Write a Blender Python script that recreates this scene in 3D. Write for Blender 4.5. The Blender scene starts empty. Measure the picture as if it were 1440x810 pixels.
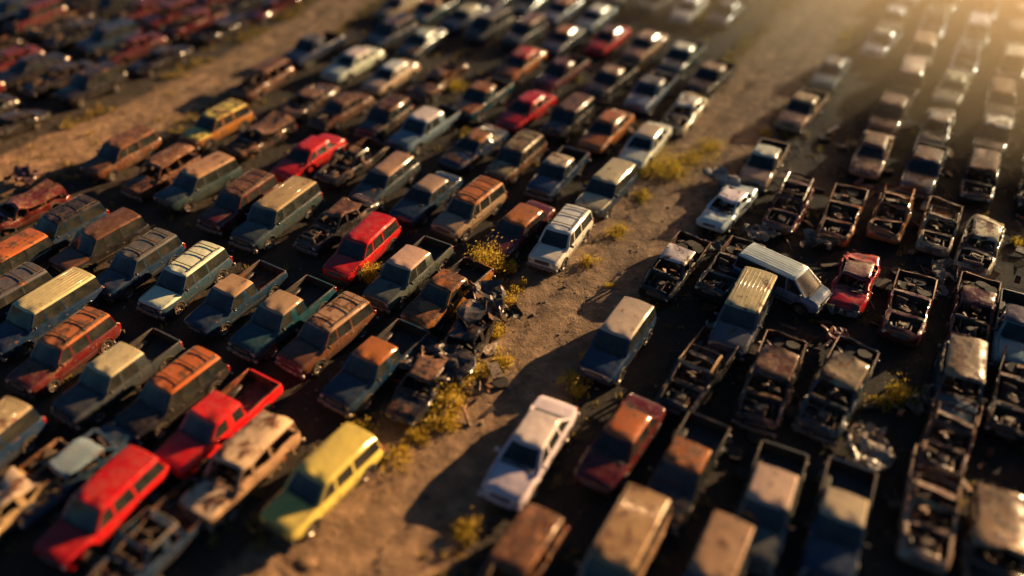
import bpy, bmesh, math, random
from mathutils import Vector, Matrix, noise
R=random.Random(7)
scene=bpy.context.scene
# ---------------------------------------------------------------- materials
def newmat(name):
    m=bpy.data.materials.new(name); m.use_nodes=True
    nt=m.node_tree; nt.nodes.clear()
    out=nt.nodes.new('ShaderNodeOutputMaterial'); p=nt.nodes.new('ShaderNodeBsdfPrincipled')
    nt.links.new(p.outputs[0],out.inputs[0])
    return m,nt,p
class N:
    def __init__(s,nt): s.nt=nt
    def n(s,t,**k):
        x=s.nt.nodes.new(t)
        for a,b in k.items(): setattr(x,a,b)
        return x
    def l(s,a,b): s.nt.links.new(a,b)
    def setin(s,inp,v):
        if isinstance(v,(int,float)): inp.default_value=v
        elif isinstance(v,(tuple,list)): inp.default_value=tuple(v)+((1,) if len(v)==3 and len(inp.default_value)==4 else ())
        else: s.l(v,inp)
    def math(s,op,a,b=0.0,c=None,clamp=False):
        x=s.n('ShaderNodeMath',operation=op,use_clamp=clamp)
        s.setin(x.inputs[0],a); s.setin(x.inputs[1],b)
        if c is not None: s.setin(x.inputs[2],c)
        return x.outputs[0]
    def mr(s,v,a,b,c=0.0,d=1.0):
        x=s.n('ShaderNodeMapRange'); x.clamp=True
        s.setin(x.inputs[0],v); s.setin(x.inputs[1],a); s.setin(x.inputs[2],b); s.setin(x.inputs[3],c); s.setin(x.inputs[4],d)
        return x.outputs[0]
    def noise(s,vec,sc,det=5,rough=.6,col=False):
        x=s.n('ShaderNodeTexNoise'); x.inputs['Scale'].default_value=sc; x.inputs['Detail'].default_value=det; x.inputs['Roughness'].default_value=rough
        s.l(vec,x.inputs['Vector']); return x.outputs['Color' if col else 'Fac']
    def mix(s,f,a,b,mode='MIX'):
        x=s.n('ShaderNodeMix',data_type='RGBA',blend_type=mode)
        s.setin(x.inputs[0],f); s.setin(x.inputs[6],a); s.setin(x.inputs[7],b); return x.outputs[2]
    def ramp(s,f,stops):
        x=s.n('ShaderNodeValToRGB'); e=x.color_ramp.elements
        while len(e)<len(stops): e.new(.5)
        for i,(p,c) in enumerate(stops): e[i].position=p; e[i].color=tuple(c)+(1,)
        s.l(f,x.inputs[0]); return x.outputs[0]
    def bump(s,h,st,dist,p):
        x=s.n('ShaderNodeBump'); x.inputs['Strength'].default_value=st; x.inputs['Distance'].default_value=dist
        s.l(h,x.inputs['Height']); s.l(x.outputs[0],p.inputs['Normal']); return x
def objvec(N_):
    tc=N_.n('ShaderNodeTexCoord'); oi=N_.n('ShaderNodeObjectInfo')
    v=N_.n('ShaderNodeVectorMath',operation='ADD'); N_.l(tc.outputs['Object'],v.inputs[0])
    sc=N_.math('MULTIPLY',oi.outputs['Random'],173.0)
    N_.l(sc,v.inputs[1]); return v.outputs[0],oi
RUST=[(.3,(.018,.009,.006)),(.45,(.06,.023,.010)),(.58,(.19,.070,.023)),(.72,(.35,.19,.09))]
def paint_mat(name,roof):
    m,nt,p=newmat(name); k=N(nt); v,oi=objvec(k)
    tc=k.n('ShaderNodeTexCoord'); s2=k.n('ShaderNodeSeparateXYZ'); k.l(tc.outputs['Object'],s2.inputs[0])
    at=k.n('ShaderNodeAttribute',attribute_type='OBJECT',attribute_name='roof')
    if roof: col=at.outputs['Color']
    else:
        # on some cars the hood is a replacement panel in another colour
        hd=k.math('MULTIPLY',k.math('GREATER_THAN',s2.outputs[0],1.12),k.math('GREATER_THAN',s2.outputs[2],.93))
        hd=k.math('MULTIPLY',hd,k.math('GREATER_THAN',k.math('FRACT',k.math('MULTIPLY',oi.outputs['Random'],37.0)),.8))
        col=k.mix(hd,oi.outputs['Color'],at.outputs['Color'])
    geo=k.n('ShaderNodeNewGeometry'); sep=k.n('ShaderNodeSeparateXYZ'); k.l(geo.outputs['Normal'],sep.inputs[0])
    up=k.math('MAXIMUM',sep.outputs[2],0.0); up2=k.math('MULTIPLY',up,up)
    fade=k.mr(k.noise(v,1.6,3),.38,.7,0,.4)
    fcol=k.mix(fade,col,k.mix(.14,col,(.45,.40,.34)))
    n1=k.noise(v,1.3 if not roof else 1.7,7,.68)
    n1=k.math('ADD',n1,k.math('MULTIPLY',up2,.05))
    thr=k.math('MULTIPLY_ADD',oi.outputs['Alpha'],-.40 if not roof else -.44,.78 if not roof else .765)
    rm=k.mr(n1,k.math('SUBTRACT',thr,.03),k.math('ADD',thr,.04))
    rc=k.ramp(k.noise(v,5,6,.7),RUST)
    c=k.mix(rm,fcol,rc)
    dn=k.mr(k.noise(v,3.2,5,.7),.42,.74,.01,.16 if not roof else .32)
    dust=k.math('MULTIPLY',up2,dn)
    c=k.mix(dust,c,(.25,.17,.10))
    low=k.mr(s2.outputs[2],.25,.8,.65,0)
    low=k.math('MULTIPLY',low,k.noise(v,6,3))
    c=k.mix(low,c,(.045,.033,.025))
    # thin scratches and streaks through the paint
    k.l(c,p.inputs['Base Color'])
    r=k.mr(k.math('ADD',k.math('ADD',rm,dust),low),0,1,.17,.8)
    k.l(r,p.inputs['Roughness'])
    p.inputs['Coat Weight'].default_value=.4; p.inputs['Coat Roughness'].default_value=.1
    h=k.math('ADD',k.noise(v,1.7,2,.5),k.math('MULTIPLY',k.noise(v,28,3),k.math('MULTIPLY',rm,.12)))
    k.bump(h,.4,.06,p)
    return m
def simple(name,col,rough,metal=0,var=.5,vc=None,scale=4,bump=0):
    m,nt,p=newmat(name); k=N(nt); v,oi=objvec(k)
    f=k.mr(k.noise(v,scale,5,.65),.35,.65,0,var)
    k.l(k.mix(f,col,vc or tuple(x*.4 for x in col)),p.inputs['Base Color'])
    k.l(k.mr(f,0,1,rough,min(1,rough+.35)),p.inputs['Roughness']); p.inputs['Metallic'].default_value=metal
    if bump: k.bump(k.noise(v,scale*4,4),.6,bump,p)
    return m
def rust_mat():
    m,nt,p=newmat('rusted_metal'); k=N(nt); v,oi=objvec(k)
    c=k.ramp(k.noise(v,3,7,.7),RUST)
    f=k.mr(k.noise(v,1.1,4,.6),.47,.57,0,.7)
    c=k.mix(f,c,k.mix(.5,oi.outputs['Color'],(.20,.15,.11)))
    k.l(c,p.inputs['Base Color']); p.inputs['Roughness'].default_value=.6; p.inputs['Metallic'].default_value=.2
    k.bump(k.noise(v,14,5,.7),.7,.02,p); return m
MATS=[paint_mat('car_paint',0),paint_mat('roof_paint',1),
 simple('window_glass',(.010,.017,.020),.05,0,.45,(.07,.06,.048),2.2),
 simple('tyre_rubber',(.018,.017,.016),.8,0,.6,(.07,.055,.04),6),
 simple('dull_chrome',(.42,.40,.37),.32,.75,.8,(.16,.09,.055),5),
 simple('black_trim',(.025,.025,.026),.5,0,.5,(.08,.065,.05),5),
 simple('headlamp_lens',(.5,.5,.47),.15,.2,.5,(.25,.2,.13),7),
 simple('tail_lamp',(.22,.012,.01),.2,0,.4,None,7),
 simple('car_interior',(.035,.030,.026),.85,0,.8,(.13,.085,.055),4,.02),
 rust_mat(),
 simple('engine_metal',(.26,.22,.18),.5,.4,1,(.07,.034,.017),9,.02),
 simple('seam_gap',(.006,.006,.006),.9)]
PAINT,ROOF,GLASS,RUB,CHR,TRIM,HEAD,TAIL,INT,RST,ENG,SEAM=range(12)
# ---------------------------------------------------------------- mesh helpers
def box(bm,c,s,mat,bev=.02,rot=None,segs=1):
    M=Matrix.Translation(c)
    if rot: M=M@Matrix.Rotation(rot[0],4,'X')@Matrix.Rotation(rot[1],4,'Y')@Matrix.Rotation(rot[2],4,'Z')
    M=M@Matrix.Diagonal((s[0],s[1],s[2],1))
    vs=bmesh.ops.create_cube(bm,size=1,matrix=M)['verts']
    fs=set(f for v in vs for f in v.link_faces)
    for f in fs: f.material_index=mat
    if bev>0:
        es=list(set(e for v in vs for e in v.link_edges))
        r=bmesh.ops.bevel(bm,geom=es,offset=min(bev,min(s)*.45),segments=segs,affect='EDGES',profile=.5)
        for f in r['faces']: f.material_index=mat
def cyl(bm,c,r,d,axis,mat,seg=20,r2=None):
    rot={'Y':Matrix.Rotation(math.pi/2,4,'X'),'X':Matrix.Rotation(math.pi/2,4,'Y'),'Z':Matrix.Identity(4)}[axis]
    vs=bmesh.ops.create_cone(bm,cap_ends=True,segments=seg,radius1=r,radius2=r if r2 is None else r2,depth=d,matrix=Matrix.Translation(c)@rot)['verts']
    for f in set(f for v in vs for f in v.link_faces): f.material_index=mat
def wheel(bm,cx,cy,cz,r,side,tire=True):
    prof=[(.55,.02,ENG),(.62,.09,CHR),(.66,.10,RUB),(.72,.11,RUB),(.93,.115,RUB),(1.0,.085,RUB),(1.0,-.085,RUB),(.93,-.115,RUB),(.6,-.11,RUB)]
    seg=22; rings=[]
    for i in range(seg):
        a=2*math.pi*i/seg; rings.append([bm.verts.new((cx+r*p*math.cos(a),cy+side*o,cz+r*p*math.sin(a))) for p,o,_ in prof])
    for i in range(seg):
        A,B=rings[i],rings[(i+1)%seg]
        for j in range(len(prof)-1):
            f=bm.faces.new((A[j],A[j+1],B[j+1],B[j]) if side>0 else (A[j],B[j],B[j+1],A[j+1])); f.material_index=prof[j+1][2] if j else CHR; f.smooth=True
    cyl(bm,(cx,cy+side*.015,cz),r*.56,.03,'Y',TRIM,16)
    cyl(bm,(cx,cy+side*.04,cz),r*.16,.06,'Y',CHR,10)
    for k in range(5):
        a=k*2*math.pi/5
        box(bm,(cx+r*.33*math.cos(a),cy+side*.045,cz+r*.33*math.sin(a)),(r*.5,.03,r*.17),CHR,.008,rot=(0,-a,0))
def keyat(keys,x):
    ks=keys
    if x>=ks[0][0]: return ks[0][1:]
    for a,b in zip(ks,ks[1:]):
        if a[0]>=x>=b[0]:
            t=(a[0]-x)/(a[0]-b[0]); return tuple(p+(q-p)*t for p,q in zip(a[1:],b[1:]))
    return ks[-1][1:]
def prof(keys,x):
    w,zb,zt,c=keyat(keys,x); h=zt-zb
    return [(0,zb),(.86*w,zb),(.95*w,zb+.14*h),(.99*w,zb+.34*h),(1.0*w,zb+.58*h),(.985*w,zb+.74*h),(.955*w,zt-.085*min(1,h/.5)),(.90*w,zt-.015),(.78*w,zt+.35*c),(.72*w,zt+.35*c-.006),(.42*w,zt+.9*c),(0,zt+c)]
def mk(bm):
    me=bpy.data.meshes.new('tmp'); bm.to_mesh(me); bm.free(); return me
def lower(keys):
    bm=bmesh.new(); x0,x1=keys[0][0],keys[-1][0]
    xs=set(k[0] for k in keys); n=int((x0-x1)/.2)
    for i in range(1,n):
        x=x0+(x1-x0)*i/n
        if min(abs(x-q) for q in xs)>.07: xs.add(x)
    xs=sorted(xs,reverse=True); rings=[]
    for x in xs:
        h=prof(keys,x); pts=h+[(-y,z) for y,z in h[-2:0:-1]]
        rings.append([bm.verts.new((x,y,z)) for y,z in pts])
    m=len(rings[0])
    for A,B in zip(rings,rings[1:]):
        for j in range(m):
            q=(j+1)%m
            f=bm.faces.new((A[j],B[j],B[q],A[q])); f.smooth=True
            jj=min(j,m-1-j); f.material_index=INT if jj==0 else (TRIM if jj==1 else PAINT)
    bm.faces.new(list(rings[0])); bm.faces.new(list(reversed(rings[-1])))
    bmesh.ops.recalc_face_normals(bm,faces=bm.faces)
    return mk(bm)
def boolcut(me,cutbms):
    for c in cutbms:
        cm=mk(c)
        for M in MATS:
            cm.materials.append(M)
        if len(me.materials)==0:
            for M in MATS: me.materials.append(M)
        a=bpy.data.objects.new('ta',me); b=bpy.data.objects.new('tb',cm)
        scene.collection.objects.link(a); scene.collection.objects.link(b)
        md=a.modifiers.new('b','BOOLEAN'); md.operation='DIFFERENCE'; md.solver='EXACT'; md.object=b
        dg=bpy.context.evaluated_depsgraph_get(); dg.update()
        me2=bpy.data.meshes.new_from_object(a.evaluated_get(dg))
        bpy.data.objects.remove(a); bpy.data.objects.remove(b); me=me2
    return me
def greenhouse(base,top,segs,zb,zr,wb,wt,glass=True,roof=True,drop=()):
    bm=bmesh.new()
    tx=[top[0]+.10]+list(top)+[top[-1]-.07]; n=len(tx)
    ys=[wt+.035,wt-.045,wt*.55,0,-wt*.55,-wt+.045,-wt-.035]
    ze=[zr-.105,zr-.085,zr-.07,zr-.065,zr-.07,zr-.085,zr-.105]
    zm=[zr-.105,zr-.022,zr+.008,zr+.018,zr+.008,zr-.022,zr-.105]
    G=[]
    for i,x in enumerate(tx):
        e=i in(0,n-1); row=[]
        for j in range(7):
            t=1-(ys[j]/wt)**2; xx=x+(.07*t if i<=1 else (-.03*t if i>=n-2 else 0))
            row.append(bm.verts.new((xx,ys[j],(ze if e else zm)[j])))
        G.append(row)
    for i in range(n-1):
        for j in range(6):
            if not roof and not (i in(0,n-2) or j in(0,5)): continue
            f=bm.faces.new((G[i][j],G[i][j+1],G[i+1][j+1],G[i+1][j])); f.material_index=ROOF; f.smooth=True
    ratio=[y/ys[0] for y in ys]
    Fb=[bm.verts.new((base[0]+.16*(1-r*r),wb*r,zb)) for r in ratio]
    Rb=[bm.verts.new((base[-1]-.05*(1-r*r),wb*r,zb)) for r in ratio]
    def glassreg(fs,th):
        bmesh.ops.inset_region(bm,faces=fs,thickness=th,depth=-.012,use_even_offset=True)
        if glass:
            for f in fs: f.material_index=GLASS; f.smooth=True
        else: bmesh.ops.delete(bm,geom=fs,context='FACES')
    ws=[];rs=[]
    for j in range(6):
        f=bm.faces.new((Fb[j],Fb[j+1],G[0][j+1],G[0][j])); ws.append(f)
        f=bm.faces.new((Rb[j+1],Rb[j],G[-1][j],G[-1][j+1])); rs.append(f)
    sides=[]
    for sgn,jj in((1,0),(-1,6)):
        B=[Fb[jj]]+[bm.verts.new((x,sgn*wb,zb)) for x in base[1:-1]]+[Rb[jj]]
        for s in range(len(base)-1):
            t=[G[s+1][jj],G[s+2][jj]]
            if s==0: t=[G[0][jj]]+t
            if s==len(base)-2: t=t+[G[-1][jj]]
            f=bm.faces.new([B[s+1],B[s]]+t)
            if segs[s]=='g': sides.append(f)
    bmesh.ops.recalc_face_normals(bm,faces=bm.faces)
    glassreg(ws[1:5],.03)
    glassreg(rs[1:5],.06)
    for f in sides: glassreg([f],.045)
    if not glass:
        bmesh.ops.recalc_face_normals(bm,faces=bm.faces)
        bmesh.ops.solidify(bm,geom=list(bm.faces),thickness=.03)
    return mk(bm)
SPECS={
'suv':dict(keys=[(2.34,.70,.52,.80,.0),(2.28,.80,.44,.93,.02),(2.12,.86,.37,.985,.035),(1.6,.895,.31,1.02,.05),(.95,.905,.29,1.065,.05),(0,.91,.29,1.075,0),(-1.6,.905,.30,1.085,0),(-2.15,.885,.35,1.08,0),(-2.33,.84,.43,1.05,0),(-2.37,.78,.52,.98,0)],
  gh=([.98,.12,-.80,-2.24],[.36,.04,-.82,-2.08],'ggg',1.055,1.70,.855,.70),wx=(1.45,-1.38),wr=.36,doors=[.92,.08,-.86],cowl=1.05),
'suv2':dict(keys=[(2.14,.70,.52,.80,.0),(2.08,.80,.44,.93,.02),(1.92,.86,.37,.985,.035),(1.4,.885,.31,1.02,.05),(.85,.895,.29,1.065,.05),(0,.90,.29,1.075,0),(-1.4,.895,.30,1.085,0),(-1.9,.875,.35,1.08,0),(-2.06,.84,.43,1.05,0),(-2.1,.78,.52,.98,0)],
  gh=([.86,-.35,-.5,-1.98],[.26,-.38,-.5,-1.80],'gpg',1.055,1.68,.845,.69),wx=(1.3,-1.2),wr=.36,doors=[.82,-.42],cowl=.95),
'long':dict(keys=[(2.70,.72,.52,.82,.0),(2.63,.84,.44,.97,.02),(2.45,.91,.37,1.03,.035),(1.9,.945,.31,1.08,.05),(1.2,.955,.29,1.13,.05),(0,.96,.29,1.14,0),(-1.9,.955,.30,1.14,0),(-2.5,.94,.35,1.13,0),(-2.68,.90,.43,1.1,0),(-2.72,.84,.52,1.02,0)],
  gh=([1.22,.35,-.6,-2.62],[.66,.28,-.6,-2.48],'ggg',1.12,1.82,.91,.77),wx=(1.72,-1.6),wr=.38,doors=[1.15,.3,-.65],cowl=1.28),
'van':dict(keys=[(2.36,.70,.48,.76,.0),(2.28,.82,.38,.90,.03),(2.1,.88,.32,.99,.05),(1.6,.905,.28,1.09,.05),(1.2,.915,.26,1.12,.03),(0,.92,.26,1.12,0),(-1.7,.915,.28,1.12,0),(-2.2,.895,.32,1.1,0),(-2.34,.85,.4,1.05,0),(-2.38,.80,.5,.98,0)],
  gh=([1.62,.62,-.6,-2.26],[.78,.5,-.6,-2.12],'ggg',1.09,1.82,.865,.70),wx=(1.55,-1.35),wr=.34,doors=[1.25,.55,-.65],cowl=1.72),
'sedan':dict(keys=[(2.40,.66,.45,.64,.0),(2.33,.77,.36,.74,.02),(2.12,.84,.27,.80,.04),(1.6,.87,.22,.87,.05),(.98,.88,.2,.935,.05),(0,.885,.2,.955,0),(-1.3,.88,.2,.965,.02),(-1.7,.87,.22,.96,.04),(-2.2,.845,.28,.935,.04),(-2.38,.78,.36,.87,.02),(-2.43,.70,.45,.76,0)],
  gh=([1.02,.1,-.82,-1.68],[.28,.0,-.80,-1.10],'ggg',.935,1.40,.815,.60),wx=(1.42,-1.4),wr=.315,doors=[.95,.07,-.86],cowl=1.12),
'pick':dict(keys=[(2.60,.70,.52,.80,.0),(2.54,.80,.44,.94,.02),(2.36,.86,.37,1.0,.035),(1.8,.895,.33,1.035,.05),(1.1,.905,.31,1.075,.05),(.2,.91,.31,1.085,0),(-.6,.91,.31,1.085,0),(-2.0,.905,.36,1.08,0),(-2.58,.89,.42,1.075,0),(-2.64,.87,.46,1.07,0)],
  gh=([1.12,.18,-.05,-.64],[.52,.08,-.08,-.60],'gpg',1.065,1.68,.855,.69),wx=(1.66,-1.55),wr=.37,doors=[1.05,.08],cowl=1.2,bed=(-.80,-2.56)),
'crew':dict(keys=[(2.70,.72,.52,.82,.0),(2.64,.82,.44,.96,.02),(2.46,.88,.37,1.02,.035),(1.9,.92,.33,1.06,.05),(1.2,.93,.31,1.10,.05),(.2,.935,.31,1.11,0),(-.9,.935,.31,1.11,0),(-2.0,.93,.36,1.10,0),(-2.66,.915,.42,1.095,0),(-2.72,.895,.46,1.09,0)],
  gh=([1.22,.36,-.5,-.98],[.62,.28,-.5,-.92],'ggp',1.09,1.74,.88,.72),wx=(1.76,-1.72),wr=.38,doors=[1.15,.3,-.55],cowl=1.3,bed=(-1.14,-2.64)),
}
SPECS['wagon']=dict(SPECS['sedan'],gh=([1.02,.1,-.82,-2.26],[.30,.0,-.80,-1.95],'ggg',.935,1.43,.80,.61))
SPECS['coupe']=dict(SPECS['sedan'],gh=([.95,-.55,-.7,-2.0],[.15,-.5,-.62,-.95],'gpg',.935,1.33,.80,.57),doors=[.88,-.6])
SPECS['boxy']=dict(SPECS['sedan'],gh=([.88,.05,-.78,-1.42],[.40,.0,-.78,-1.16],'ggg',.945,1.44,.82,.67))
def stripy(bm,keys,x,j0=2,j1=7,wd=.010,mat=SEAM):
    for s in(1,-1):
        a=[];b=[]
        for xx,L in((x-wd,a),(x+wd,b)):
            for y,z in prof(keys,xx)[j0:j1+1]: L.append(bm.verts.new((xx,s*(y+.004),z+.002)))
        for i in range(len(a)-1):
            f=bm.faces.new((a[i],b[i],b[i+1],a[i+1])); f.material_index=mat
def longstrip(bm,keys,xa,xb,yf,dz=.004,wd=.012,mat=SEAM,side=None):
    n=8
    for s in(1,-1):
        prev=None
        for i in range(n+1):
            x=xa+(xb-xa)*i/n; P=prof(keys,x); w=keyat(keys,x)[0]
            if side is None:
                y=yf*w
                z=None
                for (y0,z0),(y1,z1) in zip(P[7:],P[8:]):
                    if y0>=y>=y1: z=z0+(z1-z0)*(y0-y)/max(1e-6,y0-y1)
                c=[(x,s*(y-wd),z+dz),(x,s*(y+wd),z+dz)]
            else:
                z=side
                y=w
                for (y0,z0),(y1,z1) in zip(P[1:7],P[2:8]):
                    if z0<=z<=z1: y=y0+(y1-y0)*(z-z0)/max(1e-6,z1-z0)
                c=[(x,s*(y+dz),z-wd),(x,s*(y+dz),z+wd)]
            cur=[bm.verts.new(q) for q in c]
            if prev:
                f=bm.faces.new((prev[0],prev[1],cur[1],cur[0])); f.material_index=mat
            prev=cur
def arch(bm,cx,r,keys,mat):
    for s in(1,-1):
        prev=None
        for i in range(15):
            a=math.radians(-12+204*i/14)
            ring=[]
            for rr,o in((r,.0),(r+.005,.022),(r+.05,.02),(r+.06,-.01)):
                x=cx+rr*math.cos(a); z=.37+rr*math.sin(a)
                w=keyat(keys,x)[0]; y=w
                P=prof(keys,x)
                for (y0,z0),(y1,z1) in zip(P[1:7],P[2:8]):
                    if z0<=z<=z1: y=y0+(y1-y0)*(z-z0)/max(1e-6,z1-z0)
                ring.append(bm.verts.new((x,s*(y+o),z)))
            if prev:
                for q in range(3):
                    f=bm.faces.new((prev[q],ring[q],ring[q+1],prev[q+1])); f.material_index=mat; f.smooth=True
            prev=ring
def engine(bm,xc,rr):
    box(bm,(xc,0,.72),(.55,.42,.36),ENG,.04)
    box(bm,(xc,.17,.93),(.5,.14,.1),ENG,.03); box(bm,(xc,-.17,.93),(.5,.14,.1),RST,.03)
    cyl(bm,(xc+.05,0,.99),.17,.09,'Z',ENG,14)
    box(bm,(xc+.5,0,.78),(.06,.9,.36),CHR,.01)
    box(bm,(xc-.25,.5,.82),(.28,.18,.2),TRIM,.02); cyl(bm,(xc+.2,-.52,.85),.1,.3,'X',TRIM,10)
    for _ in range(7):
        a=rr.uniform(-.5,.5); cyl(bm,(xc+rr.uniform(-.3,.4),a,.93+rr.uniform(-.05,.12)),.025,.5,rr.choice('XY'),rr.choice([ENG,RST,RST]),6)
def cabin(bm,xf,xr,w,rr,rows):
    box(bm,(xf-.12,0,.93),(.22,w*1.7,.16),INT,.04)
    cyl(bm,(xf-.38,.38,.98),.19,.03,'X',TRIM,14)
    for i in range(rows):
        xc=xf-.85-i*.9
        if xc-.4<xr: break
        for s in((.38,-.38)):
            if rr.random()<.25: continue
            box(bm,(xc,s,.62),(.5,.48,.16),INT,.05); box(bm,(xc-.27,s,.90),(.13,.46,.52),INT,.05,rot=(0,-.2,0))
    for _ in range(14):
        box(bm,(rr.uniform(xr+.2,xf-.5),rr.uniform(-.5,.5),.6+rr.random()*.4),(rr.uniform(.2,.7),rr.uniform(.06,.35),.04),rr.choice([RST,RST,INT,ENG,PAINT]),.01,rot=(rr.uniform(-.5,.5),rr.uniform(-.5,.5),rr.uniform(0,3)))
def car(name,sp,glass=True,roof=True,hood=True,rack=False,ribs=False,dent=0,crush=1.0,seed=1,wheels=True,bedjunk=False,nogh=False,bumper=CHR,bow=False):
    S=SPECS[sp]; keys=S['keys']; rr=random.Random(seed*13+len(name))
    low=sp in('sedan','wagon','coupe','boxy')
    base,top,segs,zb,zr,wb,wt=S['gh']; r=S['wr']
    cuts=[]
    cb=bmesh.new()
    for x in S['wx']:
        for s in(1,-1): cyl(cb,(x,s*.88,.37),r+.045,.5,'Y',INT,28)
    bmesh.ops.recalc_face_normals(cb,faces=cb.faces)
    cuts.append(cb)
    cb=bmesh.new(); any_=False
    if 'bed' in S:
        a,b=S['bed']; w=keyat(keys,-1.5)[0]-.09
        box(cb,((a+b)/2,0,1.32),(a-b,w*2,1.4),TRIM if not dent else RST,0); any_=True
    if not hood:
        n=keys[0][0]; a,b=n-.26,S['cowl']+.06
        box(cb,((a+b)/2,0,1.1),(a-b,1.36,1.1),INT,0); any_=True
    if not glass:
        a,b=base[0]-.0,base[-1]+.08
        box(cb,((a+b)/2,0,1.25),(a-b,1.52,1.56),INT,0); any_=True
    if any_: cuts.append(cb)
    else: cb.free()
    me=boolcut(lower(keys),cuts)
    bm=bmesh.new(); bm.from_mesh(me)
    if not nogh:
        bm.from_mesh(greenhouse(base,top,segs,zb,zr,wb,wt,glass,roof))
    for x in S['wx']:
        arch(bm,x,r+.04,keys,TRIM if seed%2 else PAINT)
    nose,tail=keys[0][0],keys[-1][0]
    wN=keyat(keys,nose-.1)[0]; wT=keyat(keys,tail+.1)[0]
    zN=keyat(keys,nose-.12)[2]
    for x in S['doors']: stripy(bm,keys,x)
    if 'bed' in S: stripy(bm,keys,S['bed'][0]+.06,wd=.014); 
    longstrip(bm,keys,S['wx'][0]-.45,S['wx'][1]+.5,0,side=.62,dz=.012,wd=.03,mat=TRIM)
    if hood: 
        longstrip(bm,keys,S['cowl']+.02,nose-.14,.80)
        box(bm,(S['cowl']+.03,0,keyat(keys,S['cowl'])[2]+.045),(.12,1.25,.02),TRIM,.006)
        for y in(.12,-.42): box(bm,(S['cowl']-.09,y+.15,keyat(keys,S['cowl'])[2]+.10),(.02,.5,.015),TRIM,0,rot=(0,0,.25))
    else: engine(bm,nose-.85,rr)
    if not glass: cabin(bm,base[0],base[-1],wb,rr,3)
    zbm=.47 if not low else .42
    if not(dent and rr.random()<.4):
        for xs,sg,w in((nose,1,wN+.06),(tail,-1,wT+.05)):
            for k in range(-2,3):
                y=k*w*.4; 
                box(bm,(xs+sg*(.05-.03*abs(k)**1.6*.7),y,zbm+.02),(.13,w*.42,.19),bumper,.03,rot=(0,0,-sg*k*.10))
            box(bm,(xs+sg*.0,0,zbm-.14),(.1,w*1.5,.1),TRIM,.02)
    hz=(zN+.62)/2 if not low else .64
    hh=.2 if not low else .13
    box(bm,(nose-.045,0,hz),(.12,wN*1.0,hh),TRIM,.015)
    for k in range(3): box(bm,(nose+.012,0,hz-hh*.3+k*hh*.3),(.02,wN*.96,.022),CHR,.004)
    for s in(1,-1):
        if not(dent and rr.random()<.6):
            box(bm,(nose-.085,s*wN*.74,hz),(.15,wN*.40,hh*.92),HEAD,.03,rot=(0,0,-s*.16))
        tz=.86 if not low else .76
        if not(dent and rr.random()<.5):
            box(bm,(tail+.06,s*(wT*.90),tz),(.16,.16,.34 if not low else .16),TAIL,.03)
        if hood and not(dent and rr.random()<.5):
            box(bm,(base[0]-.18,s*(wb+.12),zb+.10),(.11,.20,.15),TRIM if seed%2 else PAINT,.035)
        for x in S['doors'][1:]: box(bm,(x+.14,s*(keyat(keys,x)[0]+.008),.86 if not low else .78),(.17,.03,.035),TRIM,.01)
    box(bm,(tail-.02,0,.72),(.03,.34,.16),CHR,.005)
    if 'bed' in S:
        a,b=S['bed']; w=keyat(keys,-1.5)[0]-.09
        for s in(1,-1): box(bm,(S['wx'][1],s*(w-.13),.72),(.8,.25,.26),TRIM,.05)
        for k in range(7): box(bm,((a+b)/2,-w+.2+k*(2*w-.4)/6,.632),(a-b-.04,.05,.02),RST if dent else TRIM,.004)
        for s in(1,-1): box(bm,((a+b)/2,s*(w+.03),1.095),(a-b,.07,.03),RST if dent else (TRIM if seed%3 else PAINT),.01)
        if bedjunk:
            for _ in range(14):
                q=rr.random()
                c=(rr.uniform(b+.3,a-.3),rr.uniform(-w+.2,w-.2),.7+rr.random()*.3)
                if q<.25: cyl(bm,c,.3,.2,'Z',RUB,16)
                else: box(bm,c,(rr.uniform(.2,.9),rr.uniform(.08,.5),rr.uniform(.03,.2)),rr.choice([RST,RST,PAINT,INT,ENG]),.02,rot=(rr.uniform(-.5,.5),rr.uniform(-.5,.5),rr.uniform(0,3)))
    if rack and roof:
        for s in(1,-1):
            box(bm,((top[0]+top[-1])/2-.1,s*(wt-.10),zr+.06),(abs(top[0]-top[-1])*.82,.04,.035),TRIM,.01)
            for x in(top[0]-.3,(top[0]+top[-1])/2,top[-1]+.15): box(bm,(x,s*(wt-.10),zr+.03),(.08,.05,.06),TRIM,.01)
        for x in(top[0]-.5,(top[0]+top[-1])/2-.2,top[-1]+.3): box(bm,(x,0,zr+.065),(.05,wt*1.75,.03),TRIM,.008)
    if ribs and roof:
        for k in range(7):
            y=(k-3)*wt*.25
            box(bm,((top[0]+top[-1])/2,y,zr+.012-.012*abs(k-3)*.5),(abs(top[0]-top[-1])*.9,.055,.03),ROOF,.012)
    if bow and not roof and not nogh:
        for x in(top[1],(top[1]+top[-1])/2): box(bm,(x,0,zr-.02),(.06,wt*2,.03),RST,.01)
    if dent or crush<1:
        off=Vector((seed*3.7,seed*1.9,0))
        for v in bm.verts:
            c=v.co; d=noise.noise_vector((c+off)*1.1)*dent+noise.noise_vector((c+off)*3.1)*dent*.4
            t=min(1,max(0,(c.z-.3)/.6))
            v.co=c+Vector((d.x*.5,d.y*.7,d.z))*t
            if crush<1 and v.co.z>.85:
                ck=crush+(noise.noise((c+off)*.7)*.35)
                v.co.z=.85+(v.co.z-.85)*max(.15,ck)
    if wheels:
        for i,x in enumerate(S['wx']):
            for s in(1,-1):
                if dent>.05 and rr.random()<.3: 
                    cyl(bm,(x,s*.74,.36),.15,.06,'Y',RST,12); continue
                wheel(bm,x,s*.775,r,r,s)
    else:
        for x in S['wx']: 
            for s in(1,-1): cyl(bm,(x,s*.72,.36),.15,.08,'Y',RST,12)
            cyl(bm,(x,0,.36),.045,1.4,'Y',RST,8)
    out=bpy.data.meshes.new(name)
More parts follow.
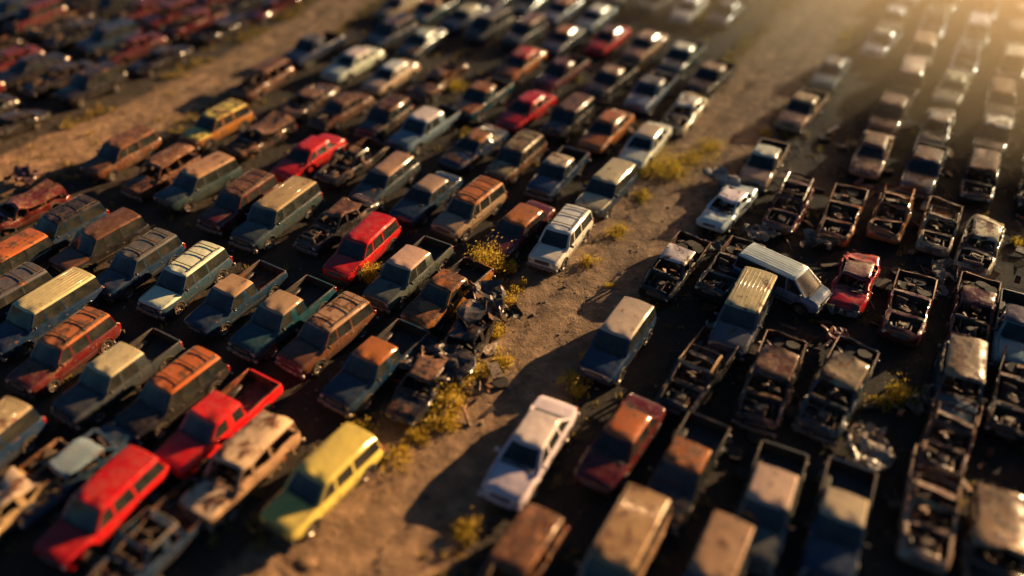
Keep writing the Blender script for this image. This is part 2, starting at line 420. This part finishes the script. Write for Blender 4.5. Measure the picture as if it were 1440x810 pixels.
    for M in MATS: out.materials.append(M)
    bm.to_mesh(out); bm.free()
    out.set_sharp_from_angle(angle=math.radians(38))
    return out
V={}
V['U']=('suv_car',[car('suv_a','suv',seed=1,dent=.03),car('suv_b','suv',seed=2,bumper=TRIM,rack=True),car('suv_c','suv',seed=4,bumper=CHR,dent=.05),car('suv_d','suv',seed=31,bumper=TRIM,dent=.04)])
V['R']=('suv_car_with_roof_rack',[car('suvr','suv',rack=True,seed=3)])
V['T']=('two_door_suv_car',[car('suv2','suv2',seed=3,rack=True),car('suv2b','suv2',seed=4,bumper=TRIM,dent=.04)])
V['L']=('long_wagon_car',[car('long','long',ribs=True,seed=2)])
V['M']=('minivan',[car('van','van',ribs=False,seed=2,bumper=PAINT),car('van2','van',ribs=True,seed=3,bumper=TRIM)])
V['S']=('sedan_car',[car('sedan','sedan',seed=2,bumper=PAINT),car('sedanb','sedan',seed=3,bumper=TRIM,dent=.03),car('boxy','boxy',seed=5,bumper=CHR,dent=.03)])
V['K']=('coupe_car',[car('coupe','coupe',seed=2,bumper=PAINT,dent=.03)])
V['H']=('car_with_missing_hood',[car('nh1','boxy',seed=42,hood=False,dent=.05),car('nh2','suv',seed=43,hood=False,dent=.05)])
V['W']=('station_wagon_car',[car('wagon','wagon',seed=2,bumper=PAINT,rack=True),car('wagonb','wagon',seed=3,bumper=CHR,dent=.04)])
V['P']=('pickup_truck',[car('pick','pick',seed=1),car('pickb','pick',seed=2,bumper=TRIM,dent=.04)])
V['C']=('crew_cab_pickup_truck',[car('crew','crew',seed=1)])
V['u']=('stripped_suv_shell',[car('us','suv',glass=False,hood=False,dent=.12,seed=5,wheels=False),car('us2','suv',glass=False,hood=True,dent=.14,seed=6)])
V['o']=('roofless_suv_shell',[car('uo','suv',glass=False,roof=False,hood=False,dent=.14,seed=7,wheels=False,bow=True),car('uo2','suv',glass=False,nogh=True,hood=False,dent=.16,seed=8),car('uo3','suv2',glass=False,roof=False,hood=False,dent=.18,seed=21,bow=True)])
V['p']=('stripped_pickup_truck',[car('ps','pick',glass=False,hood=False,dent=.12,seed=9,bedjunk=True),car('ps2','crew',glass=False,hood=False,dent=.16,seed=10,wheels=False,bedjunk=True)])
V['q']=('roofless_pickup_truck',[car('qs','pick',glass=False,roof=False,hood=False,dent=.14,seed=11,wheels=False),car('qs2','pick',glass=False,nogh=True,hood=False,dent=.14,seed=12,bedjunk=True)])
V['s']=('stripped_sedan_shell',[car('ss','sedan',glass=False,hood=False,dent=.16,seed=13,wheels=False)])
V['c']=('crushed_car',[car('cs','sedan',glass=False,hood=True,dent=.30,crush=.65,seed=14),car('cs2','suv',glass=False,hood=False,dent=.34,crush=.55,seed=15,wheels=False)])
V['d']=('crushed_pickup_truck',[car('ds','pick',glass=False,hood=True,dent=.38,crush=.6,seed=16,bedjunk=True)])
COL=dict(b=(.007,.028,.070),t=(.007,.045,.068),g=(.085,.09,.095),w=(.70,.68,.64),n=(.36,.25,.14),r=(.52,.008,.010),m=(.09,.009,.011),k=(.009,.010,.013),
 y=(.68,.56,.13),o=(.40,.13,.026),x=(.11,.046,.020),l=(.15,.22,.28),G=(.032,.052,.062),c=(.56,.45,.29),B=(.02,.05,.085))
# ---------------------------------------------------------------- camera
cam=bpy.data.cameras.new('camera'); co=bpy.data.objects.new('camera',cam); scene.collection.objects.link(co); scene.camera=co
co.location=(0,0,24); co.rotation_euler=(math.radians(51.5),0,0)
cam.sensor_width=36; cam.lens=29.125; cam.clip_end=5000
cam.dof.use_dof=True; cam.dof.focus_distance=37.5; cam.dof.aperture_fstop=.034
TH=math.radians(30.5)
vd=Vector((math.sin(TH),math.cos(TH),0)); ud=Vector((math.cos(TH),-math.sin(TH),0))
HEAD0=math.atan2(-math.cos(TH),-math.sin(TH))
# yard plan: x y (metres), kind, paint, rust, roof colour, heading offset
CARS="""-22.3 33.9 U b .2 k;-19.9 32.6 U k .25 x;-17.5 31.0 U b .2 g;-14.9 29.8 R B .12 w;-12.3 28.6 P b .2 n;-9.9 27.3 P t .12 n;-7.8 26.1 R x .5 n;-5.5 24.3 P b .2 o
-3.5 23.5 c k .5 k 8;-1.9 26.0 d k .4 k 8;-22.1 41.4 U x .7 x;-19.2 39.5 u x .7 n;-16.8 38.2 U G .3 n;-14.1 36.3 R m .45 x;-11.9 35.1 L G .2 n;-8.7 34.7 s k .5 x
-7.2 32.3 U r .08 r;-4.8 30.5 C g .2 c;-2.9 28.9 P o .55 o;-17.7 44.9 R o .45 y;-14.8 43.6 c k .6 k;-11.5 41.3 S r .05 r;-8.9 40.6 q k .5 k;-6.9 38.7 W G .3 n
-4.5 37.1 S b .2 n;-2.2 35.7 U n .35 o;0.3 34.1 S m .25 o;2.4 33.1 R w .10 w;-10.6 47.2 H x .6 x;-7.7 45.8 T k .5 x;-5.2 44.6 C l .1 w;-2.2 42.4 K b .5 o
0.2 41.0 U x .5 n;2.5 39.5 P b .35 c;5.0 37.6 U b .2 c;-16.4 51.2 u x .7 x;-13.0 48.5 c k .6 k;-10.9 54.2 S w .08 w;-8.1 52.2 S c .15 w;-4.9 51.6 d x .6 o
-1.9 48.5 P t .5 o;0.9 47.1 S r .2 r;3.4 45.8 U k .5 x;5.6 44.4 S o .45 o;7.7 42.7 S w .12 c;-14.1 56.6 P b .4 g;0.6 54.2 S o .4 r;3.3 52.5 P m .3 m
6.5 51.2 P k .4 n;8.9 49.6 P l .25 g;10.6 46.8 s c .4 w;7.0 58.5 S r .3 m;9.5 57.2 S n .4 n;11.8 55.0 P t .3 w;13.2 51.7 P k .4 n;-23.6 30.8 U k .4 o
-22.5 28.2 U G .3 g;-20.3 27.4 L b .2 c;-18.4 25.0 U m .5 o;-15.7 23.7 C G .2 c;-13.2 22.6 R k .35 o;-11.0 21.2 P r .12 r;-9.6 19.0 u n .45 c;-6.6 18.4 U y .06 y
-17.2 17.8 d n .4 c;-15.7 19.0 c b .3 l;-13.8 17.3 U r .08 r;-11.7 16.0 q b .3 g;-25.2 35.8 c m .5 m;11.2 36.3 c w .3 w -6;14.0 40.4 P n .35 w;18.0 47.1 P n .35 n
21.5 52.8 S l .25 g;14.3 36.1 o m .5 x;7.6 31.0 p k .4 w -4;10.1 30.8 q k .4 k -4;12.3 29.8 M l .1 w 75;4.4 25.6 U b .2 c;7.5 23.9 q k .4 n -2;10.0 27.4 L g .3 c -2
15.7 29.9 c r .4 m -2;16.8 35.4 q o .6 o;19.2 35.1 o o .5 o;21.3 34.3 q n .55 n;22.7 32.8 s n .5 c;17.4 28.0 q m .5 m;20.2 27.8 p m .5 m;21.4 26.4 P l .25 g
10.3 23.5 p k .55 x;12.8 23.1 p G .45 n;17.6 23.3 u G .5 n;16.2 20.7 q x .6 k;19.7 22.7 q k .5 k;0.7 20.0 S w .03 w;4.0 20.3 S m .35 o;6.1 19.0 P k .4 o
8.7 17.5 C g .25 c;10.9 16.8 P b .2 c;14.2 17.4 q n .5 n;3.4 15.3 L n .4 n;0.1 14.9 u x .6 x;15.7 15.7 c x .5 n;6.2 14.6 U G .35 n"""
placed=[]
def place(kind,pos,rot,colr,rust,roof,mi=None):
    nm,ms=V[kind]; me=ms[R.randrange(len(ms))] if mi is None else ms[mi]
    ob=bpy.data.objects.new(nm,me); scene.collection.objects.link(ob)
    s=R.uniform(.92,.97)*(1.05 if kind in'SWsK' else 1); ob.scale=(s*R.uniform(.985,1.015),s,s*R.uniform(.96,1.0))
    tilt=.012 if kind.isupper() else .05
    ob.location=(pos.x,pos.y,-.02 if kind.isupper() else -.06); ob.rotation_euler=(R.uniform(-tilt,tilt),R.uniform(-tilt,tilt),rot)
    j=lambda c:tuple(max(.005,x*R.uniform(.88,1.12)) for x in c)
    ob.color=j(colr)+(rust,)
    ob["roof"]=list(j(roof))
    placed.append((pos.copy(),rot)); return ob
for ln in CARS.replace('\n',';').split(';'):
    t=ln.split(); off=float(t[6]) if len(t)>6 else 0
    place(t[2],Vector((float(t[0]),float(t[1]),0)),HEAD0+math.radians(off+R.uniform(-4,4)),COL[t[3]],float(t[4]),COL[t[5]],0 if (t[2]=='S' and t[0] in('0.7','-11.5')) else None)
def V2(s): return [Vector((float(a.split()[0]),float(a.split()[1]),0)) for a in s.split(',')]
road1=V2("-7.3 13.0,-6.1 14.9,-4.4 17.4,-2.7 20.4,-0.4 24.1,2.2 28.6,5.4 33.6,8.8 38.9,12.5 44.9,17.5 53.2,26.3 67.6,38.4 86.7")
road2=V2("-32.5 36.5,-28.7 40.3,-26.1 43.5,-23.2 47.4,-20.6 52.1,-18.0 57.4,-15.0 63.7,-11.1 72.8")
road1.append(road1[-1]+vd*60); road1.insert(0,road1[0]-vd*25)
road2.append(road2[-1]+vd*60); road2.insert(0,road2[0]-vd*25)
def dist(p,line):
    b=1e9
    for a,c in zip(line,line[1:]):
        d=c-a; t=max(0,min(1,(p-a).dot(d)/d.length_squared)); b=min(b,(p-(a+d*t)).length)
    return b
PAL_L='bbbbtkkkgGnlBBmorwcxk'; PAL_R='xkkkGmcnkxkGonbB'
origin=Vector((7.7,42.7,0))
for iu in range(-60,50):
    for iv in range(-10,22):
        p=origin+ud*(iu*2.85+R.uniform(-.15,.15))+vd*(iv*5.6+R.uniform(-.4,.4))
        if p.y<10 or p.y>115 or abs(p.x)>.75*p.y+8: continue
        if dist(p,road1)<3.9 or dist(p,road2)<3.6: continue
        bad=False
        for q,r in placed:
            d=q-p
            if abs(d.dot(ud))<2.2 and abs(d.dot(vd))<4.8: bad=True;break
        if bad: continue
        right=p.dot(ud)>road1[6].dot(ud)
        farl=p.dot(ud)<road2[4].dot(ud)
        if right:
            kind=R.choice('uopqscdpquPUuPSHC') if R.random()<.7 else R.choice('USPCM'); pal=PAL_R; rust=R.uniform(.35,.6)
            if p.y>47: kind=R.choice('SUPCKouUTMWSH'); pal='nwcngwlkmwcx'; rust=R.uniform(.2,.5)
        elif farl: kind=R.choice('cduospqUHTSc'); pal='mkkkkbkkmk'; rust=R.uniform(.1,.3)  # mostly black paints: shade over this far-left block is put into the car colours
        else: kind=R.choice('USSWTUPSWMRKUWcSHK'); pal=PAL_L; rust=R.uniform(.12,.5)
        c=COL[R.choice(pal)]; rf=c if (R.random()<.5 or farl) else COL[R.choice('nocxwn')]
        place(kind,p,HEAD0+math.radians(R.uniform(-5,5)),c,rust,rf)
# ---------------------------------------------------------------- ground
def groundcol(k):
    g=k.n('ShaderNodeNewGeometry'); pos=g.outputs['Position']
    a=k.ramp(k.noise(pos,.35,5,.6),[(.3,(.018,.015,.013)),(.5,(.030,.024,.019)),(.7,(.068,.049,.034))])
    b=k.noise(pos,4.5,6,.7)
    c=k.mix(k.mr(b,.47,.72,0,.45),a,(.09,.065,.043))
    sp=k.mr(k.noise(pos,22,3,.6),.58,.7,0,.5)
    c=k.mix(sp,c,(.03,.027,.024)); return pos,c
m,nt,p=newmat('yard_soil'); k=N(nt); pos,c=groundcol(k); k.l(c,p.inputs['Base Color']); p.inputs['Roughness'].default_value=.95
hh=k.math('ADD',k.noise(pos,2.2,7,.65),k.math('MULTIPLY',k.noise(pos,14,4,.7),.3)); k.bump(hh,1,.12,p); SOIL=m
m,nt,p=newmat('dirt_track'); k=N(nt); pos,c=groundcol(k)
at=k.n('ShaderNodeAttribute',attribute_name='edge')
rc=k.ramp(k.noise(pos,1.1,7,.65),[(.3,(.15,.095,.055)),(.5,(.30,.19,.108)),(.7,(.50,.33,.19))])
rc=k.mix(k.mr(k.noise(pos,9,5,.7),.45,.7,0,.6),rc,(.11,.074,.048))
big=k.mr(k.noise(pos,.45,4,.6),.42,.62,0,.5)
rc=k.mix(big,rc,(.12,.083,.055))
e=k.mr(k.math('ADD',at.outputs['Fac'],k.math('MULTIPLY_ADD',k.noise(pos,2.0,5,.7),.9,-.45)),.1,.5)
k.l(k.mix(e,c,rc),p.inputs['Base Color']); p.inputs['Roughness'].default_value=.95
hh=k.math('ADD',k.noise(pos,2.2,7,.65),k.math('MULTIPLY',k.noise(pos,14,4,.7),.3)); k.bump(hh,1,.16,p); TRACK=m
me=bpy.data.meshes.new('ground'); me.from_pydata([(-1500,-600,0),(1500,-600,0),(1500,2500,0),(-1500,2500,0)],[],[(0,1,2,3)]); me.materials.append(SOIL)
scene.collection.objects.link(bpy.data.objects.new('ground',me))
def mkroad(name,line,width):
    pts=[]
    P=[line[0]]+line+[line[-1]]
    for i in range(1,len(P)-2):
        L=(P[i+1]-P[i]).length; n=max(2,int(L/.25))
        for s in range(n):
            t=s/n; a,b,c,d=P[i-1],P[i],P[i+1],P[i+2]
            pts.append(.5*((2*b)+(c-a)*t+(2*a-5*b+4*c-d)*t*t+(3*b-a-3*c+d)*t**3))
    vs=[];fs=[];ed=[];M=35
    for i,q in enumerate(pts):
        d=(pts[min(i+1,len(pts)-1)]-pts[max(i-1,0)]).normalized(); nrm=Vector((d.y,-d.x,0))
        for j in range(M):
            a=-1+2*j/(M-1); hw=width*(1+.14*noise.noise((q+nrm*a)*.35))
            pp=q+nrm*a*hw
            e=min(1,(1-abs(a))*2.2)
            rut=math.exp(-((abs(a*hw+.25*noise.noise(q*.12))-.85)/.25)**2)
            z=.004+e*(.09+.06*noise.noise(pp*.6)+.04*noise.noise(pp*2.3)+.03*noise.noise(pp*5)-.07*rut)
            vs.append((pp.x,pp.y,max(.004,z))); ed.append(e)
        if i:
            for j in range(M-1):
                o=i*M+j; fs.append((o-M,o-M+1,o+1,o))
    me=bpy.data.meshes.new(name); me.from_pydata(vs,[],fs)
    at=me.attributes.new('edge','FLOAT','POINT'); at.data.foreach_set('value',ed)
    me.materials.append(TRACK); me.update()
    for f in me.polygons: f.use_smooth=True
    if me.polygons[0].normal.z<0: me.flip_normals()
    scene.collection.objects.link(bpy.data.objects.new(name,me)); return pts
r1=mkroad('dirt_road',road1,3.5); r2=mkroad('dirt_road',road2,2.7)
STN=simple('stone',(.20,.16,.12),.9,0,.8,(.09,.07,.055),.8)
def mkmesh(name,vs,fs,mat):
    me=bpy.data.meshes.new(name); me.from_pydata(vs,[],fs); me.materials.append(mat)
    ob=bpy.data.objects.new(name,me); scene.collection.objects.link(ob); return ob
def gravel():
    t=bmesh.new(); bmesh.ops.create_icosphere(t,subdivisions=1,radius=1); tv=[v.co.copy() for v in t.verts]; tf=[[v.index for v in f.verts] for f in t.faces]; t.free()
    vs=[];fs=[]
    for _ in range(7000):
        if R.random()<.75:
            L=r1 if R.random()<.75 else r2; q=L[R.randrange(len(L))]+Vector((R.gauss(0,2.2),R.gauss(0,1.5),0))
        else: q=Vector((R.uniform(-35,35),R.uniform(15,65),0))
        s=.02+abs(R.gauss(0,.03)); o=len(vs)
        sx,sy,sz=R.uniform(.7,1.4),R.uniform(.7,1.4),R.uniform(.5,.9)
        for v in tv: 
            z=R.uniform(.8,1.2); vs.append((q.x+v.x*s*sx*z,q.y+v.y*s*sy*z,.06+v.z*s*sz))
        fs+= [[i+o for i in f] for f in tf]
    mkmesh('gravel',vs,fs,STN)
gravel()
def leafmat(name,a,b):
    m,nt,p=newmat(name); k=N(nt); g=k.n('ShaderNodeNewGeometry')
    c=k.mix(k.mr(k.noise(g.outputs['Position'],3,4),.35,.65),a,b)
    k.l(c,p.inputs['Base Color']); p.inputs['Roughness'].default_value=.7
    tr=k.n('ShaderNodeBsdfTranslucent'); k.l(c,tr.inputs[0]); mx=k.n('ShaderNodeMixShader'); mx.inputs[0].default_value=.4
    k.l(p.outputs[0],mx.inputs[1]); k.l(tr.outputs[0],mx.inputs[2]); k.l(mx.outputs[0],nt.nodes['Material Output'].inputs[0]); return m
LF=leafmat('weed_leaves',(.46,.33,.03),(.68,.50,.07)); DRY=leafmat('dry_grass',(.42,.29,.09),(.24,.20,.04))
def tuft(vs,fs,c,r,h,n):
    for _ in range(n):
        a=R.uniform(0,6.283); rad=r*math.sqrt(R.random()); lean=R.uniform(.1,.6)
        b=Vector((c.x+rad*math.cos(a)*.6,c.y+rad*math.sin(a)*.6,0)); hh=h*R.uniform(.4,1)
        t=b+Vector((math.cos(a)*lean*hh,math.sin(a)*lean*hh,hh)); w=R.uniform(.012,.03); s=Vector((-math.sin(a),math.cos(a),0))*w
        mid=(b+t)*.5+Vector((0,0,.1*hh)); o=len(vs)
        vs+=[b-s,b+s,mid+s,mid-s,t]; fs+=[(o,o+1,o+2,o+3),(o+3,o+2,o+4)]
def leaves(vs,fs,c,r,h,n):
    cl=[(Vector((R.gauss(0,r*.4),R.gauss(0,r*.4),R.uniform(.15,.9)*h)),R.uniform(.15,.35)*r) for _ in range(max(3,int(n/45)))]
    for _ in range(n):
        q,cr=R.choice(cl); p=c+q+Vector((R.gauss(0,cr),R.gauss(0,cr),R.gauss(0,cr)))
        if p.z<.03: p.z=R.uniform(.03,.2)
        s=R.uniform(.03,.065); a=Vector((R.gauss(0,1),R.gauss(0,1),R.gauss(0,1))).normalized(); b=a.orthogonal().normalized(); d=a.cross(b)
        o=len(vs); vs+=[p-b*s*1.4,p+d*s*.6,p+b*s*1.4,p-d*s*.6]; fs.append((o,o+1,o+2,o+3))
BUSH=[(-1.2,31.5,.85,1.2,1300),(8.9,40.6,1.4,.6,1500),(7.6,40.8,.8,.5,500),(-2.4,22.6,.8,.7,700),(-2.7,21.6,.7,.5,450),(-.3,29.0,.6,.5,380),(-.6,26.9,.6,.5,380),(-6.6,30.7,.6,.9,500),(15.5,23.0,.7,.7,500),(10.4,41.9,1.1,.4,480),(5.4,34.6,.7,.4,300),(-4.2,20.0,.7,.4,240),(-.4,25.1,.6,.4,380),(15.0,63.7,1.,.6,200),(-3.8,51.5,.7,.7,400),(14.6,22.6,.5,.4,250),(-2.0,23.9,.6,.6,360),(25.1,33.6,.4,.5,150),(-7.8,29.4,.4,.4,160),(7.0,37.9,.5,.4,240),(-3.5,21.0,.6,.5,300),(-1.4,24.4,.5,.5,300),(11.7,43.5,.9,.5,420),(3.6,32.0,.5,.4,260),(-12.8,33.2,.4,.5,180),(4.6,30.2,.3,.2,90),(8.0,32.6,.4,.3,120),(-3.9,33.0,.4,.4,160),(-2.6,44.2,.8,.5,350),(5.8,28.3,.5,.3,160),(2.7,23.4,.5,.3,160)]
for _ in range(40):
    L=r1; i=R.randrange(120,len(L)-260); d=(L[i+1]-L[i]).normalized(); q=L[i]+Vector((d.y,-d.x,0))*R.choice((-1,1))*R.uniform(2.3,3.4)
    BUSH.append((q.x,q.y,R.uniform(.25,.65),R.uniform(.2,.5),R.randrange(80,280)))
for x,y,r,h,n in BUSH:
    vs=[];fs=[]; c=Vector((x,y,0)); leaves(vs,fs,c,r,h,n)
    tuft(vs,fs,c,r,h,60); mkmesh('yellow_weed_bush',vs,fs,LF)
vs=[];fs=[]
for L,off in((r1,3.1),(r1,-3.1),(r2,2.8),(r2,-2.8)):
    for i in range(0,len(L)-1):
        if noise.noise(L[i]*.25+Vector((off,0,0)))<-.12: continue
        for _ in range(2):
            d=(L[i+1]-L[i]).normalized(); nn=Vector((d.y,-d.x,0)); tuft(vs,fs,L[i]+nn*(off+R.gauss(0,.5)),.25,R.uniform(.1,.4),16)
for _ in range(1500):
    q=Vector((R.uniform(-45,45),R.uniform(14,80),0))
    if dist(q,road1)<2.6: continue
    tuft(vs,fs,q,.3,R.uniform(.1,.45),14)
mkmesh('dry_grass',vs,fs,DRY)
def panel(x,y,s,seed,colr,z=.3):
    bm=bmesh.new(); bmesh.ops.create_grid(bm,x_segments=18,y_segments=18,size=s)
    off=Vector((seed*5.1,seed*2.3,0))
    for v in bm.verts:
        d=noise.noise_vector(v.co*1.3/s+off)*s*.8+noise.noise_vector(v.co*3.5/s+off)*s*.3
        v.co=Vector((v.co.x*1.3,v.co.y*.8,0))+d; v.co.z=abs(v.co.z)*1.2+z*.3
    bmesh.ops.solidify(bm,geom=list(bm.faces),thickness=.02)
    me=bpy.data.meshes.new('crumpled_metal_panel'); bm.to_mesh(me); bm.free(); me.materials.append(MATS[0])
    ob=bpy.data.objects.new('crumpled_metal_panel',me); scene.collection.objects.link(ob); ob.location=(x,y,z); ob.rotation_euler=(0,0,seed); ob.color=colr+(.5,); ob["roof"]=list(colr)
for a in[(13.0,20.2,.8,1,(.4,.33,.25)),(11.4,38.9,.8,2,(.5,.47,.42)),(18.5,34.5,.5,4,(.3,.2,.1)),(9.0,26.6,.5,5,(.4,.35,.28)),(15.1,33.2,.6,6,(.3,.25,.2)),(11.5,21.6,.6,7,(.15,.12,.1)),(-26.7,39.5,.6,9,(.1,.05,.05)),(16.2,22.6,.5,10,(.2,.15,.1)),
 (-1.4,27.6,1.0,11,(.05,.05,.05),.7),(-3.0,24.5,.9,12,(.045,.042,.04),.5),(-.6,28.2,.6,3,(.06,.05,.04),.2),(12.4,34.0,.6,13,(.4,.33,.24)),(13.7,26.0,.6,14,(.25,.08,.05)),(18.9,29.9,.6,15,(.35,.28,.2)),(9.0,32.9,.5,16,(.4,.38,.34)),(20.4,31.0,.5,17,(.4,.33,.22)),(14.6,28.1,.5,18,(.10,.09,.08))]: panel(*a)
# loose scrap between the stripped shells: bars, plates, pipes and tyres in one mass
bm=bmesh.new()
for _ in range(560):
    x=R.uniform(7,34); y=R.uniform(16,46); q=Vector((x,y,0))
    if R.random()<.14: q=Vector((R.gauss(-2.4,1.0),R.gauss(25,1.6),0))
    elif dist(q,road1)<3.6: continue
    k=R.random(); c=(q.x,q.y,R.uniform(.05,.35))
    if k<.12: cyl(bm,(q.x,q.y,.12),.33,.22,'Z',RUB,16)
    elif k<.45: cyl(bm,c,R.uniform(.015,.04),R.uniform(.5,1.8),R.choice('XY'),R.choice([RST,ENG,RST]),6)
    else: box(bm,c,(R.uniform(.2,1.1),R.uniform(.05,.5),R.uniform(.02,.12)),R.choice([RST,RST,ENG,PAINT,INT]),.01,rot=(R.uniform(-.5,.5),R.uniform(-.5,.5),R.uniform(0,3)))
me=bpy.data.meshes.new('scrap_metal_debris')
for M in MATS: me.materials.append(M)
bm.to_mesh(me); bm.free(); ob=bpy.data.objects.new('scrap_metal_debris',me); scene.collection.objects.link(ob); ob.color=(.22,.17,.12,.5); ob["roof"]=[.2,.15,.1]
# ---------------------------------------------------------------- haze: sunlit dust over the far right of the yard
bm=bmesh.new(); bmesh.ops.create_cube(bm,size=1); me=bpy.data.meshes.new('dust_haze'); bm.to_mesh(me); bm.free()
hz=bpy.data.objects.new('dust_haze',me); scene.collection.objects.link(hz)
ha=math.radians(38); nx,ny=math.cos(ha),math.sin(ha); D0=44
hz.rotation_euler=(0,0,ha); hz.scale=(110,240,11); hz.location=(nx*(D0+55),ny*(D0+55),5.6)
m=bpy.data.materials.new('dust_haze'); m.use_nodes=True; nt=m.node_tree; nt.nodes.clear()
o=nt.nodes.new('ShaderNodeOutputMaterial'); vs_=nt.nodes.new('ShaderNodeVolumeScatter'); nt.links.new(vs_.outputs[0],o.inputs['Volume'])
vs_.inputs['Color'].default_value=(1,.70,.40,1); vs_.inputs['Density'].default_value=.036; vs_.inputs['Anisotropy'].default_value=.72
me.materials.append(m)
# ---------------------------------------------------------------- light
EL=math.radians(15.5); AZ=math.radians(57)
w=bpy.data.worlds.new('World'); scene.world=w; w.use_nodes=True; nt=w.node_tree; bg=nt.nodes['Background']
sk=nt.nodes.new('ShaderNodeTexSky'); sk.sky_type='NISHITA'; sk.sun_disc=False; sk.sun_elevation=EL; sk.sun_rotation=AZ
mx=nt.nodes.new('ShaderNodeMix'); mx.data_type='RGBA'; mx.blend_type='MULTIPLY'; mx.inputs[0].default_value=1; mx.inputs[7].default_value=(.55,.92,1.25,1)
nt.links.new(sk.outputs[0],mx.inputs[6]); nt.links.new(mx.outputs[2],bg.inputs[0]); bg.inputs[1].default_value=.038
sl=bpy.data.lights.new('sun','SUN'); sl.energy=15; sl.angle=math.radians(.5); sl.color=(1,.57,.25)
so=bpy.data.objects.new('sun',sl); scene.collection.objects.link(so)
sd=Vector((math.sin(AZ)*math.cos(EL),math.cos(AZ)*math.cos(EL),math.sin(EL)))
so.rotation_euler=sd.to_track_quat('Z','Y').to_euler()
scene.view_settings.view_transform='Standard'; scene.view_settings.look='None'; scene.view_settings.exposure=0
